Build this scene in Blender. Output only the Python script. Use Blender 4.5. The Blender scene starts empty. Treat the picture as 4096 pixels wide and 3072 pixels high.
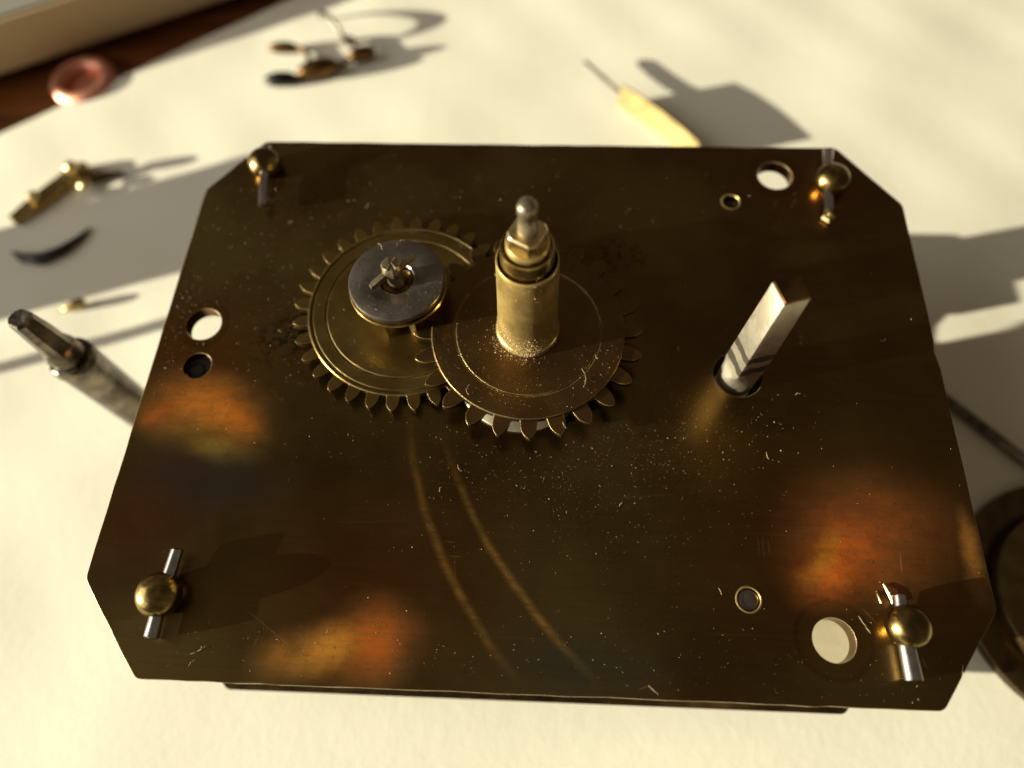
import bpy, bmesh, math, random
from mathutils import Vector, Matrix
R = math.radians
random.seed(7)
scene = bpy.context.scene
col = scene.collection
scene.unit_settings.system = 'METRIC'
scene.unit_settings.scale_length = 0.01          # one unit is one centimetre

# ------------------------------------------------------------ camera, sky, sun, exposure
T = 2.9                                           # height of the front plate's face over the paper
cam = bpy.data.cameras.new('camera')
cam.sensor_width = 36.0
cam.lens = 24.434
cam.clip_start = 0.05
cam.clip_end = 2000
co = bpy.data.objects.new('camera', cam); col.objects.link(co)
co.location = (-0.015024, -3.445365, 7.138667 + T)
co.rotation_euler = (0.430259, 0.022392, 0.040968)
cam.dof.use_dof = True
cam.dof.focus_distance = 7.15
cam.dof.aperture_fstop = 0.110
cam.dof.aperture_blades = 7
scene.camera = co

# a desk by a window: low direct light through the panes, soft light from the window itself, a dim warm room
SUN_AZ, SUN_EL = R(14.0), R(11.0)                 # light travels towards +x, a little +y
to_sun = Vector((-math.cos(SUN_EL)*math.cos(SUN_AZ), -math.cos(SUN_EL)*math.sin(SUN_AZ), math.sin(SUN_EL)))
w = bpy.data.worlds.new('World'); scene.world = w; w.use_nodes = True
w.node_tree.nodes['Background'].inputs['Color'].default_value = (1.0, 0.78, 0.54, 1)
w.node_tree.nodes['Background'].inputs['Strength'].default_value = 0.112
def lamp(name, kind, loc, target, energy, color):
    d = bpy.data.lights.new(name, kind); d.energy = energy; d.color = color
    o = bpy.data.objects.new(name, d); col.objects.link(o); o.location = loc
    o.rotation_euler = (Vector(target)-Vector(loc)).to_track_quat('-Z', 'Y').to_euler()
    return d
DIST = 500.0
d = lamp('low_sunlight', 'SPOT', to_sun*DIST, (0, 0, 0), 4.3e7, (1.0, 0.94, 0.73))
d.shadow_soft_size = DIST*math.tan(R(0.265)); d.spot_size = R(10); d.spot_blend = 0.1
d = lamp('window_light', 'AREA', (-85, -22, 40), (0, 0, 0), 5.5e4, (1.0, 0.98, 0.94))
d.shape = 'RECTANGLE'; d.size = 110; d.size_y = 75
vs = scene.view_settings
vs.view_transform = 'Standard'; vs.look = 'None'; vs.gamma = 1.0; vs.use_curve_mapping = False
vs.exposure = 0.0
scene.cycles.max_bounces = 8
scene.cycles.use_denoising = True
scene.cycles.sample_clamp_indirect = 6.0

# ------------------------------------------------------------ material helpers
class NT:
    def __init__(s, name):
        s.m = bpy.data.materials.new(name); s.m.use_nodes = True
        s.t = s.m.node_tree; s.b = s.t.nodes['Principled BSDF']
        s.co = s.t.nodes.new('ShaderNodeTexCoord').outputs['Object']
    def put(s, sock, v):
        if hasattr(v, 'is_output'): s.t.links.new(v, sock)
        elif isinstance(v, (tuple, list)) and sock.type == 'RGBA': sock.default_value = (*v, 1) if len(v) == 3 else v
        else: sock.default_value = v
    def math(s, op, a, b=0.0, c=0.0):
        n = s.t.nodes.new('ShaderNodeMath'); n.operation = op
        for i, v in enumerate((a, b, c)): s.put(n.inputs[i], v)
        return n.outputs[0]
    def mapping(s, v, loc=(0, 0, 0), rot=(0, 0, 0), sc=(1, 1, 1), kind='POINT'):
        n = s.t.nodes.new('ShaderNodeMapping'); n.vector_type = kind
        s.put(n.inputs['Vector'], v); n.inputs['Location'].default_value = loc
        n.inputs['Rotation'].default_value = rot; n.inputs['Scale'].default_value = sc
        return n.outputs[0]
    def noise(s, scale, detail=4, rough=0.55, v=None, sc=(1, 1, 1), color=False, dist=0.0):
        n = s.t.nodes.new('ShaderNodeTexNoise')
        s.put(n.inputs['Vector'], s.mapping(v if v is not None else s.co, sc=sc))
        n.inputs['Scale'].default_value = scale; n.inputs['Detail'].default_value = detail
        n.inputs['Roughness'].default_value = rough; n.inputs['Distortion'].default_value = dist
        return n.outputs['Color' if color else 'Fac']
    def ramp(s, x, a, b, c=0.0, d=1.0):
        n = s.t.nodes.new('ShaderNodeMapRange'); n.interpolation_type = 'SMOOTHSTEP'
        s.put(n.inputs[0], x)
        for i, v in enumerate((a, b, c, d)): n.inputs[i+1].default_value = v
        return n.outputs[0]
    def mix(s, f, a, b, mode='MIX'):
        n = s.t.nodes.new('ShaderNodeMix'); n.data_type = 'RGBA'; n.blend_type = mode
        s.put(n.inputs[0], f); s.put(n.inputs[6], a); s.put(n.inputs[7], b)
        return n.outputs[2]
    def length(s, v):
        n = s.t.nodes.new('ShaderNodeVectorMath'); n.operation = 'LENGTH'; s.put(n.inputs[0], v); return n.outputs['Value']
    def vadd(s, a, b, sc=1.0):
        m = s.t.nodes.new('ShaderNodeVectorMath'); m.operation = 'MULTIPLY_ADD'
        s.put(m.inputs[0], b); m.inputs[1].default_value = (sc, sc, 0); s.put(m.inputs[2], a); return m.outputs[0]
    def flat(s, v):
        m = s.t.nodes.new('ShaderNodeVectorMath'); m.operation = 'MULTIPLY'; s.put(m.inputs[0], v)
        m.inputs[1].default_value = (1, 1, 0); return m.outputs[0]
    def bump(s, h, strength, dist=0.01, normal=None):
        n = s.t.nodes.new('ShaderNodeBump'); n.inputs['Strength'].default_value = strength
        n.inputs['Distance'].default_value = dist; s.put(n.inputs['Height'], h)
        if normal is not None: s.put(n.inputs['Normal'], normal)
        return n.outputs[0]
    def set(s, **k):
        for a, v in k.items(): s.put(s.b.inputs[a.replace('_', ' ')], v)
        return s.m

def metal(name, color, rough, dark=0.5, grain=60, bump=0.15, spots=0.5, stretch=(1, 1, 1), metallic=1.0):
    n = NT(name)
    a = n.noise(3.2, 5, 0.6)
    f = n.noise(grain, 4, 0.6, sc=stretch)
    c = n.mix(n.ramp(a, 0.38, 0.68), tuple(x*dark for x in color), color)
    sp = n.ramp(n.noise(23, 3, 0.7), 0.6, 0.72, 0, spots)
    c = n.mix(sp, c, tuple(x*0.25 for x in color))
    r = n.math('MULTIPLY_ADD', n.math('ADD', a, f), rough*0.5, rough*0.5)
    return n.set(Base_Color=c, Metallic=metallic, Roughness=r, Normal=n.bump(f, bump, 0.01))

M = {}
M['brass'] = metal('polished_brass', (0.64, 0.47, 0.17), 0.24, 0.45, 50, 0.10)
M['brass_edge'] = metal('bright_brass', (0.86, 0.68, 0.34), 0.26, 0.8, 60, 0.12, 0.2)
M['pipe'] = metal('dull_brass', (0.62, 0.45, 0.16), 0.36, 0.7, 45, 0.2, 0.4, metallic=0.85)
M['steel'] = metal('polished_steel', (0.62, 0.58, 0.54), 0.20, 0.7, 70, 0.12, 0.4)
def square_mat():
    """filed steel with two shadow bands painted round it"""
    n = NT('filed_steel')
    f = n.noise(70, 4, 0.65, sc=(1, 1, 0.35)); a = n.noise(4, 4, 0.6)
    c = n.mix(n.ramp(a, 0.4, 0.65), (0.50, 0.44, 0.33), (0.66, 0.59, 0.46))
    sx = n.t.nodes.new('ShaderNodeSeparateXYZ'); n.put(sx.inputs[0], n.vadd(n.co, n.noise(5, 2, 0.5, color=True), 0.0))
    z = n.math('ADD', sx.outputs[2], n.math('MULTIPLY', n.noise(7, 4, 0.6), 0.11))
    shade_bands = None  # dark bands of cast shadow painted into the steel colour
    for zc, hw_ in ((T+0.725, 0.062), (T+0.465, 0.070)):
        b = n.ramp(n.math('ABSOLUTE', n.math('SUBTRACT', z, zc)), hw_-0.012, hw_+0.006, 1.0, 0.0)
        shade_bands = b if shade_bands is None else n.math('MAXIMUM', shade_bands, b)
    c = n.mix(n.math('MULTIPLY', shade_bands, 0.78), c, (0.06, 0.048, 0.034))
    return n.set(Base_Color=c, Metallic=1.0, Roughness=n.math('MULTIPLY_ADD', f, 0.14, 0.40), Normal=n.bump(f, 0.2, 0.008))
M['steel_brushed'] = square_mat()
M['steel_worn'] = metal('worn_steel', (0.27, 0.225, 0.17), 0.30, 0.30, 20, 0.8, 1.0)
M['steel_blue'] = metal('grey_steel', (0.31, 0.275, 0.235), 0.32, 0.7, 60, 0.06, 0.7, metallic=0.97)
M['steel_dark'] = metal('dark_steel', (0.06, 0.055, 0.05), 0.35, 0.6, 40, 0.2)
M['bronze'] = metal('dark_bronze', (0.16, 0.085, 0.03), 0.38, 0.5, 30, 0.2)
M['tip'] = metal('worn_tip_metal', (0.50, 0.41, 0.27), 0.34, 0.5, 40, 0.3, 0.8, metallic=0.9)
M['dome'] = metal('stained_brass', (0.56, 0.40, 0.14), 0.25, 0.22, 34, 0.14, 0.9)
M['lid'] = metal('pale_turned_brass', (0.90, 0.82, 0.54), 0.5, 0.92, 60, 0.05, 0.1, metallic=0.25)
M['nickel'] = metal('satin_nickel', (0.52, 0.46, 0.33), 0.45, 0.85, 60, 0.15, 0.2)
M['copper'] = metal('bright_copper', (0.92, 0.44, 0.30), 0.50, 0.75, 30, 0.1, 0.2)
M['tab'] = metal('satin_brass', (0.52, 0.40, 0.18), 0.42, 0.8, 40, 0.1, 0.2, metallic=0.95)
M['drum'] = metal('aged_drum_brass', (0.20, 0.135, 0.05), 0.36, 0.7, 30, 0.08, 0.2, metallic=0.9)

M['plate_edge'] = metal('glint_plate_edge', (0.62, 0.45, 0.22), 0.4, 0.7, 60, 0.3, 0.5, metallic=0.45)  # brighter colour paints a reflected light line along the bevel
M['gear_edge'] = metal('glint_tooth_edge', (0.46, 0.34, 0.13), 0.38, 0.5, 60, 0.4, 0.6, metallic=0.7)  # brighter colour paints sunlit highlights on the tooth bevels
M['back'] = metal('dark_back_plate', (0.13, 0.080, 0.032), 0.30, 0.6, 60, 0.1, 0.3, metallic=0.92)
def gear_mat(name, ca, cb, rough, cx, cy):
    """tarnished wheel brass with fine turning marks round its centre"""
    n = NT(name)
    p = n.mapping(n.co, loc=(-cx, -cy, 0))
    rad = n.length(n.flat(p))
    rings = n.t.nodes.new('ShaderNodeTexNoise'); rings.noise_dimensions = '1D'
    n.put(rings.inputs['W'], rad); rings.inputs['Scale'].default_value = 55; rings.inputs['Detail'].default_value = 4
    a = n.noise(1.6, 5, 0.6)
    c = n.mix(n.ramp(a, 0.35, 0.7), ca, cb)
    c = n.mix(n.ramp(n.noise(30, 3, 0.7), 0.62, 0.75, 0, 0.5), c, tuple(x*0.4 for x in ca))
    h = n.math('MULTIPLY_ADD', n.noise(70, 3, 0.6), 0.6, rings.outputs[0])
    return n.set(Base_Color=c, Metallic=0.95, Roughness=n.math('MULTIPLY_ADD', a, 0.14, rough), Normal=n.bump(h, 0.10, 0.008))
MW = (-1.593, 0.700); HW = (-0.147, 0.350)
M['minute'] = gear_mat('tarnished_wheel_brass', (0.165, 0.108, 0.030), (0.225, 0.150, 0.043), 0.24, *MW)
M['hour'] = gear_mat('brown_wheel_brass', (0.130, 0.074, 0.026), (0.175, 0.100, 0.034), 0.24, *HW)

SCRATCHES = [(-2.93, -2.66, -2.3, -3.07, 0.5), (2.27, -1.77, 2.26, -2.02, 0.4), (2.32, -1.76, 2.3, -2.05, 0.4), (2.37, -1.79, 2.36, -2.02, 0.35), (3.19, -2.46, 3.32, -2.62, 0.9),
             (0.99, -3.3, 1.13, -3.24, 0.9), (-3.11, -0.27, -2.82, -0.54, 0.5), (-0.83, -2.04, -0.78, -2.39, 0.3), (-0.93, -1.98, -0.81, -1.98, 0.7), (-0.89, -2.12, -0.73, -2.12, 0.7),
             (3.67, -1.9, 3.64, -2.13, 0.7), (3.68, -2.88, 3.72, -3.02, 0.9), (-2.67, -2.94, -2.71, -3.07, 0.5), (0.69, -1.48, 1.56, -1.38, 0.2), (-2.2, -1.83, -1.24, -1.76, 0.2),
             (-3.56, -0.79, -3.47, -0.45, 0.4), (1.2, -0.4, 1.0, -0.9, 0.2), (-1.4, -1.3, -0.2, -1.45, 0.2)]
def plate_mat():
    n = NT('tarnished_plate_brass')
    warp = n.noise(1.0, 2, 0.45, color=True)
    p = n.flat(n.vadd(n.vadd(n.co, warp, 0.46), n.noise(7, 3, 0.6, color=True), 0.08))   # noise is about 0.5: shifts by about +0.27
    brush = n.noise(26, 5, 0.65, sc=(0.10, 1.0, 1.0))
    streak = n.noise(5, 5, 0.6, sc=(0.55, 1.0, 1.0))
    big = n.noise(0.55, 4, 0.55)
    c = n.mix(n.ramp(big, 0.36, 0.62), (0.118, 0.068, 0.022), (0.172, 0.118, 0.038))
    def blob(cx, cy, rx, ry, rot, inner=0.25, outer=1.0):
        q = n.mapping(p, loc=(cx+0.27, cy+0.27, 0), rot=(0, 0, R(rot)), sc=(rx, ry, 1), kind='TEXTURE')
        return n.ramp(n.length(q), inner, outer, 1.0, 0.0)
    def lay(c, cx, cy, rx, ry, rot, colr, amt=1.0, inner=0.2, outer=1.0, use=None):
        f = n.math('MULTIPLY', blob(cx, cy, rx, ry, rot, inner, outer), amt)
        if use is not None: f = n.math('MULTIPLY', f, use)
        if use is not None: n.hot = f if n.hot is None else n.math('MAXIMUM', n.hot, f)
        return n.mix(f, c, colr)
    n.hot = None
    st = n.math('MULTIPLY', n.ramp(streak, 0.30, 0.62, 0.68, 1.0), n.ramp(n.noise(20, 4, 0.7), 0.30, 0.46, 0.65, 1.0))
    red, olive = (0.185, 0.060, 0.014), (0.150, 0.110, 0.034)
    c = lay(c, 3.2, -1.8, 2.3, 1.7, 0, red, 0.75, 0.0, 1.0)
    c = lay(c, -1.7, -2.4, 2.1, 1.5, 10, red, 0.60, 0.0, 1.0)
    c = lay(c, -4.1, -1.8, 0.9, 0.9, 0, red, 0.55, 0.0, 1.0)
    c = lay(c, 3.4, 2.7, 1.5, 0.9, 0, red, 0.45, 0.0, 1.0)
    c = lay(c, -3.9, 0.1, 1.4, 1.1, 0, (0.24, 0.095, 0.018), 0.80, 0.1, 1.0)
    c = lay(c, -4.1, 1.9, 0.8, 1.1, 0, olive, 0.85, 0.1, 1.0)
    c = lay(c, -1.6, 0.7, 2.6, 2.0, 0, olive, 0.55, 0.2, 1.0)
    c = lay(c, 0.6, -2.0, 1.5, 1.3, 0, olive, 0.40, 0.0, 1.0)
    c = lay(c, -3.35, -1.42, 1.05, 0.48, 0, (0.110, 0.100, 0.090), 0.85, 0.0, 1.0)
    c = lay(c, -3.95, -1.30, 0.55, 0.45, 0, (0.135, 0.080, 0.075), 0.7, 0.0, 1.0)
    c = lay(c, 0.5, -3.05, 1.3, 0.5, 0, (0.085, 0.088, 0.062), 0.75, 0.1, 1.0)
    c = lay(c, 1.95, -0.75, 0.55, 0.85, 10, (0.26, 0.15, 0.030), 0.75, 0.0, 1.0)
    # amber and red tarnish, with orange reflections painted into its colour
    c = lay(c, -3.80, -0.55, 1.00, 0.66, -6, (0.48, 0.145, 0.012), 0.95, 0.1, 1.0, st)
    c = lay(c, -3.32, -0.74, 0.50, 0.34, 0, (0.66, 0.180, 0.012), 0.9, 0.0, 1.0, st)
    c = lay(c, -4.28, -0.62, 0.26, 0.36, -20, (0.46, 0.115, 0.012), 0.75, 0.0, 1.0, st)
    c = lay(c, -3.55, -0.98, 0.70, 0.26, -4, (0.24, 0.165, 0.020), 0.70, 0.0, 1.0, st)
    c = lay(c, -2.02, -3.05, 0.92, 0.36, 22, (0.52, 0.200, 0.020), 0.95, 0.0, 1.0, st)
    c = lay(c, -1.52, -2.98, 0.62, 0.60, 12, (0.50, 0.110, 0.008), 0.9, 0.0, 1.0, st)
    c = lay(c, -1.95, -3.10, 0.45, 0.24, 22, (0.60, 0.255, 0.028), 0.80, 0.0, 1.0, st)
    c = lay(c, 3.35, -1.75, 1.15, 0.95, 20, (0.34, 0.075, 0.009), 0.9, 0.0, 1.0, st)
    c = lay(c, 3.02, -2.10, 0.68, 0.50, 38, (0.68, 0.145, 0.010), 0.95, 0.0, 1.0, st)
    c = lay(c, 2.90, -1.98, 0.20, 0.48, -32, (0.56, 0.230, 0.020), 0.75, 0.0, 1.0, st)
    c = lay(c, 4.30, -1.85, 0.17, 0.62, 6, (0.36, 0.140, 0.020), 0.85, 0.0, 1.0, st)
    # stained rings left by screw heads round the three holes
    for hx, hy, rr in ((-4.012, 0.494, 0.29), (2.977, 2.896, 0.32), (2.887, -2.78, 0.36)):
        d = n.length(n.mapping(n.flat(n.co), loc=(-hx, -hy, 0)))
        ring = n.ramp(n.math('ABSOLUTE', n.math('SUBTRACT', d, rr)), 0.0, 0.045, 0.40, 0.0)
        c = n.mix(ring, c, (0.045, 0.018, 0.006))
        inn = n.math('MULTIPLY', n.ramp(d, rr-0.04, rr, 0.35, 0.0), 1.0)
        c = n.mix(inn, c, (0.13, 0.055, 0.014))
    # two long arcs of reflected light painted into the plate colour
    glint_arc = None
    for ax, ay, ar, wd, a0, a1 in ((3.257, 0.063, 4.742, 0.075, -176, -133), (4.504, 1.246, 5.936, 0.070, -162, -129)):
        q = n.mapping(n.vadd(n.flat(n.co), n.noise(2.2, 2, 0.5, color=True), 0.06), loc=(-ax-0.03, -ay-0.03, 0))
        d = n.length(n.flat(q))
        f = n.ramp(n.math('ABSOLUTE', n.math('SUBTRACT', d, ar)), 0.0, wd, 1.0, 0.0)
        sx = n.t.nodes.new('ShaderNodeSeparateXYZ'); n.put(sx.inputs[0], q)
        ang = n.math('ARCTAN2', sx.outputs[1], sx.outputs[0])
        mid = R((a0+a1)/2); half = R((a1-a0)/2)
        f = n.math('MULTIPLY', f, n.ramp(n.math('ABSOLUTE', n.math('SUBTRACT', ang, mid)), half*0.35, half, 1.0, 0.0))
        f = n.math('MULTIPLY', f, n.ramp(n.noise(9, 4, 0.7, sc=(0.3, 1, 1)), 0.25, 0.6, 0.45, 1.0))
        glint_arc = f if glint_arc is None else n.math('MAXIMUM', glint_arc, f)
    c = n.mix(n.math('MULTIPLY', n.math('MULTIPLY', glint_arc, n.ramp(n.noise(40, 3, 0.7, sc=(0.12, 1, 1)), 0.3, 0.6, 0.35, 1.0)), 0.8), c, (0.36, 0.19, 0.04))
    # dark pitting and corrosion
    pit = n.ramp(n.noise(16, 4, 0.75), 0.63, 0.71, 0, 0.7)
    zone = n.ramp(n.noise(0.9, 2, 0.5), 0.45, 0.62)
    c = n.mix(n.math('MULTIPLY', pit, zone), c, (0.018, 0.012, 0.007))
    cor = n.math('MULTIPLY', blob(-2.95, 0.35, 0.55, 0.42, 30, 0.2, 1.0), n.ramp(n.noise(9, 5, 0.7), 0.45, 0.6))
    c = n.mix(cor, c, (0.016, 0.014, 0.011))
    cor2 = n.math('MULTIPLY', blob(0.85, 1.6, 0.5, 0.4, 0, 0.2, 1.0), n.ramp(n.noise(11, 5, 0.7), 0.50, 0.62))
    c = n.mix(cor2, c, (0.014, 0.012, 0.010))
    # fine single scratches
    scr = None
    for ang_, dens in ((35, 1.0), (-62, 1.3), (84, 0.8)):
        q = n.mapping(n.co, rot=(0, 0, R(ang_)), sc=(0.22, 9.0, 1))
        s1 = n.ramp(n.noise(dens*2.6, 2, 0.5, v=q), 0.715, 0.74)
        scr = s1 if scr is None else n.math('MAXIMUM', scr, s1)
    c = n.mix(n.math('MULTIPLY', scr, 0.15), c, (0.30, 0.18, 0.06))
    for x0, y0, x1, y1, k in SCRATCHES:
        L_ = math.hypot(x1-x0, y1-y0)/2
        q = n.mapping(n.vadd(n.flat(n.co), n.noise(3, 2, 0.5, color=True), 0.03), loc=((x0+x1)/2+0.015, (y0+y1)/2+0.015, 0), rot=(0, 0, math.atan2(y1-y0, x1-x0)), sc=(L_, 0.009, 1), kind='TEXTURE')
        f = n.ramp(n.length(q), 0.55, 1.0, k, 0.0)
        c = n.mix(f, c, (0.42, 0.26, 0.09))
    c = n.mix(n.math('MULTIPLY', n.ramp(brush, 0.35, 0.7), 0.30), c, (0.17, 0.105, 0.038))
    fine = n.noise(34, 3, 0.6, sc=(0.06, 1.0, 1.0))
    c = n.mix(n.ramp(fine, 0.45, 0.75, 0, 0.12), c, (0.035, 0.020, 0.008))
    grain = n.noise(45, 3, 0.7)
    c = n.mix(n.ramp(grain, 0.62, 0.72, 0, 0.5), c, (0.03, 0.018, 0.008))
    c = n.mix(n.ramp(grain, 0.24, 0.36, 0.5, 0.0), c, (0.26, 0.17, 0.06))
    rough = n.math('ADD', n.math('MULTIPLY_ADD', big, 0.14, 0.20), n.math('MULTIPLY', glint_arc, 0.16))
    h = n.math('ADD', n.math('MULTIPLY', brush, 0.8), n.math('MULTIPLY', n.noise(60, 3, 0.7), 0.35))
    h = n.math('SUBTRACT', h, n.math('MULTIPLY', pit, 0.6))
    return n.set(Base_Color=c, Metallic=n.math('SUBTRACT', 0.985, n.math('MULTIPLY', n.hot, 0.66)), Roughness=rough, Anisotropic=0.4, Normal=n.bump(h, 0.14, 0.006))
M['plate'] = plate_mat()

def paper_mat():
    n = NT('white_paper')
    f = n.noise(9, 6, 0.65)
    g = n.noise(38, 4, 0.6)
    c = n.mix(n.ramp(n.noise(0.35, 4, 0.6), 0.35, 0.7), (0.82, 0.785, 0.635), (0.86, 0.825, 0.68))
    h = n.math('ADD', n.math('MULTIPLY', f, 0.7), n.math('MULTIPLY', n.noise(3.1, 4, 0.6), 1.2))
    return n.set(Base_Color=c, Roughness=0.85, Specular_IOR_Level=0.15, Normal=n.bump(h, 0.09, 0.03))
M['paper'] = paper_mat()
def wood_mat():
    n = NT('dark_varnished_wood')
    g = n.noise(1.6, 6, 0.6, sc=(0.12, 1.0, 1.0), dist=0.6)
    c = n.mix(n.ramp(g, 0.35, 0.66), (0.10, 0.028, 0.006), (0.26, 0.085, 0.018))
    return n.set(Base_Color=c, Roughness=0.4, Normal=n.bump(g, 0.1, 0.02))
M['wood'] = wood_mat()
def plain(name, a, b, rough, scale=1.2):
    n = NT(name)
    return n.set(Base_Color=n.mix(n.noise(scale, 5, 0.6), a, b), Roughness=rough, Normal=n.bump(n.noise(20, 4), 0.1, 0.02))
M['board'] = plain('tan_painted_board', (0.40, 0.28, 0.145), (0.47, 0.34, 0.185), 0.6)
M['board_top'] = plain('grey_painted_board', (0.20, 0.19, 0.15), (0.24, 0.225, 0.18), 0.7)
M['dust'] = plain('pale_dust', (0.50, 0.38, 0.20), (0.74, 0.62, 0.40), 0.8, 6)
M['hole'] = plain('near_black', (0.012, 0.008, 0.006), (0.02, 0.014, 0.01), 0.3, 6)  # near-black colour for the left pivot recess

# ------------------------------------------------------------ mesh helpers (all in world coordinates)
def circle(cx, cy, r, n=48, a0=0.0):
    return [(cx+r*math.cos(a0+2*math.pi*i/n), cy+r*math.sin(a0+2*math.pi*i/n)) for i in range(n)]
def prism(bm, outer, holes, z0, z1):
    """flat plate with holes, z0..z1"""
    loops, edges = [], []
    for lp in [outer]+list(holes):
        vs_ = [bm.verts.new((x, y, z1)) for x, y in lp]
        loops.append(vs_)
        for i in range(len(vs_)): edges.append(bm.edges.new((vs_[i-1], vs_[i])))
    r = bmesh.ops.triangle_fill(bm, use_beauty=True, use_dissolve=False, edges=edges, normal=(0, 0, 1))
    faces = [g for g in r['geom'] if isinstance(g, bmesh.types.BMFace)]
    for f in faces:
        f.normal_update()
        if f.normal.z < 0: f.normal_flip()
    low = {}
    for vs_ in loops:
        for v in vs_: low[v] = bm.verts.new((v.co.x, v.co.y, z0))
    for f in faces: bm.faces.new([low[v] for v in reversed(f.verts)])
    for vs_ in loops:
        for i in range(len(vs_)):
            a, b = vs_[i-1], vs_[i]
            bm.faces.new((a, low[a], low[b], b))
def lathe(bm, prof, cx, cy, n=48, closed=False):
    """prof: list of (r, z); r = 0 makes a pole"""
    rings = []
    for r, z in prof:
        if r <= 1e-6: rings.append([bm.verts.new((cx, cy, z))])
        else: rings.append([bm.verts.new((cx+r*math.cos(2*math.pi*i/n), cy+r*math.sin(2*math.pi*i/n), z)) for i in range(n)])
    pairs = list(zip(rings, rings[1:]))
    if closed: pairs.append((rings[-1], rings[0]))
    for a, b in pairs:
        for i in range(n):
            j = (i+1) % n
            if len(a) == 1 and len(b) == 1: continue
            if len(a) == 1: bm.faces.new((a[0], b[i], b[j]))
            elif len(b) == 1: bm.faces.new((a[i], b[0], a[j]))
            else: bm.faces.new((a[i], b[i], b[j], a[j]))
def tube(bm, pts, rad, n=12, flat=None):
    """round bar along points; rad a number or list; flat=(sx, sy) squashes the section"""
    pts = [Vector(p_) for p_ in pts]
    rr = rad if isinstance(rad, (list, tuple)) else [rad]*len(pts)
    rings = []
    up = Vector((0, 0, 1))
    for i, p_ in enumerate(pts):
        d = (pts[min(i+1, len(pts)-1)]-pts[max(i-1, 0)]).normalized()
        u = up if abs(d.dot(up)) < 0.95 else Vector((0, 1, 0))
        s = d.cross(u).normalized(); t = s.cross(d).normalized()
        fx, fy = flat or (1, 1)
        rings.append([bm.verts.new(p_+s*(rr[i]*fx*math.cos(2*math.pi*k/n))+t*(rr[i]*fy*math.sin(2*math.pi*k/n))) for k in range(n)])
    for a, b in zip(rings, rings[1:]):
        for k in range(n): bm.faces.new((a[k], a[(k+1) % n], b[(k+1) % n], b[k]))
    bm.faces.new(list(reversed(rings[0]))); bm.faces.new(rings[-1])
def loft(bm, rings):
    rr = [[bm.verts.new(p_) for p_ in ring] for ring in rings]
    n = len(rr[0])
    for a, b in zip(rr, rr[1:]):
        for k in range(n): bm.faces.new((a[k], a[(k+1) % n], b[(k+1) % n], b[k]))
    bm.faces.new(list(reversed(rr[0]))); bm.faces.new(rr[-1])
def box(bm, c, s, rz=0.0):
    m = Matrix.Translation(c) @ Matrix.Rotation(rz, 4, 'Z') @ Matrix.Diagonal((s[0], s[1], s[2], 1))
    bmesh.ops.create_cube(bm, size=1.0, matrix=m)
def jitter(bm, amt, rnd):
    for v in bm.verts: v.co += Vector((rnd.uniform(-amt, amt), rnd.uniform(-amt, amt), rnd.uniform(-amt, amt)))

def root_of(o):
    loc = Vector(o.location)
    while o.parent: o = o.parent; loc += Vector(o.location)
    return loc
def obj(name, bm, mat, parent=None, loc=(0, 0, 0), smooth=40, bevel=0.0, seg=2):
    off = root_of(parent) if parent else Vector(loc)
    for v in bm.verts: v.co -= off
    bmesh.ops.recalc_face_normals(bm, faces=bm.faces)
    me = bpy.data.meshes.new(name); bm.to_mesh(me); bm.free()
    for m in (mat if isinstance(mat, (list, tuple)) else [mat]): me.materials.append(m)
    o = bpy.data.objects.new(name, me); col.objects.link(o)
    if parent: o.parent = parent
    else: o.location = loc
    if smooth:
        me.polygons.foreach_set('use_smooth', [True]*len(me.polygons))
        me.set_sharp_from_angle(angle=R(smooth))
    if bevel:
        b = o.modifiers.new('bevel', 'BEVEL'); b.width = bevel; b.segments = seg; b.limit_method = 'ANGLE'; b.angle_limit = R(35)
        b.harden_normals = False
    return o
def thing(name, label, cat, loc=(0, 0, 0), group=None):
    o = bpy.data.objects.new(name, None); col.objects.link(o); o.location = loc; o.empty_display_size = 0.3
    return tag(o, label, cat, group)
def tag(o, label, cat, group=None):
    o['label'] = label; o['category'] = cat
    if group: o['group'] = group
    return o
def new(): return bmesh.new()

# ------------------------------------------------------------ setting: table and paper
bm = new(); box(bm, (0, 12, -2.3), (170, 110, 4.0))
o = obj('table_top', bm, M['wood'], loc=(0, 0, -0.3), smooth=0); o['kind'] = 'structure'

# writing pad: its far edge runs up from left to right
E0, E1 = Vector((-10.60, 6.20)), Vector((-5.90, 9.88))
ed = (E1-E0).normalized(); en = Vector((ed.y, -ed.x))          # en points back to the camera
def pad_z(x, y):
    s = 0.012*math.sin(0.9*x+0.5*y+0.6)*math.sin(0.33*x-0.62*y+1.0)+0.008*math.sin(1.7*x-1.15*y)+0.006*math.sin(2.9*x+2.3*y+2)*math.sin(0.8*y)
    k = min(1.0, max(0.0, (math.hypot(x-0.5, y)-5.0)/3.0))      # dead flat under the movement
    return s*k - 0.001*(1-k)
bm = new()
nu, nv = 150, 150
def grid_pt(i, j):
    u = -22+50*i/nu; v = 34*j/nv
    q = E0+ed*u+en*v
    return q.x, q.y
top = [[bm.verts.new((*grid_pt(i, j), pad_z(*grid_pt(i, j)))) for j in range(nv+1)] for i in range(nu+1)]
for i in range(nu):
    for j in range(nv): bm.faces.new((top[i][j], top[i+1][j], top[i+1][j+1], top[i][j+1]))
rim = [top[i][0] for i in range(nu+1)]+[top[nu][j] for j in range(1, nv+1)]+[top[i][nv] for i in range(nu-1, -1, -1)]+[top[0][j] for j in range(nv-1, 0, -1)]
low = [bm.verts.new((v.co.x, v.co.y, -0.3)) for v in rim]
for k in range(len(rim)): bm.faces.new((rim[k-1], rim[k], low[k], low[k-1]))
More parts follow.
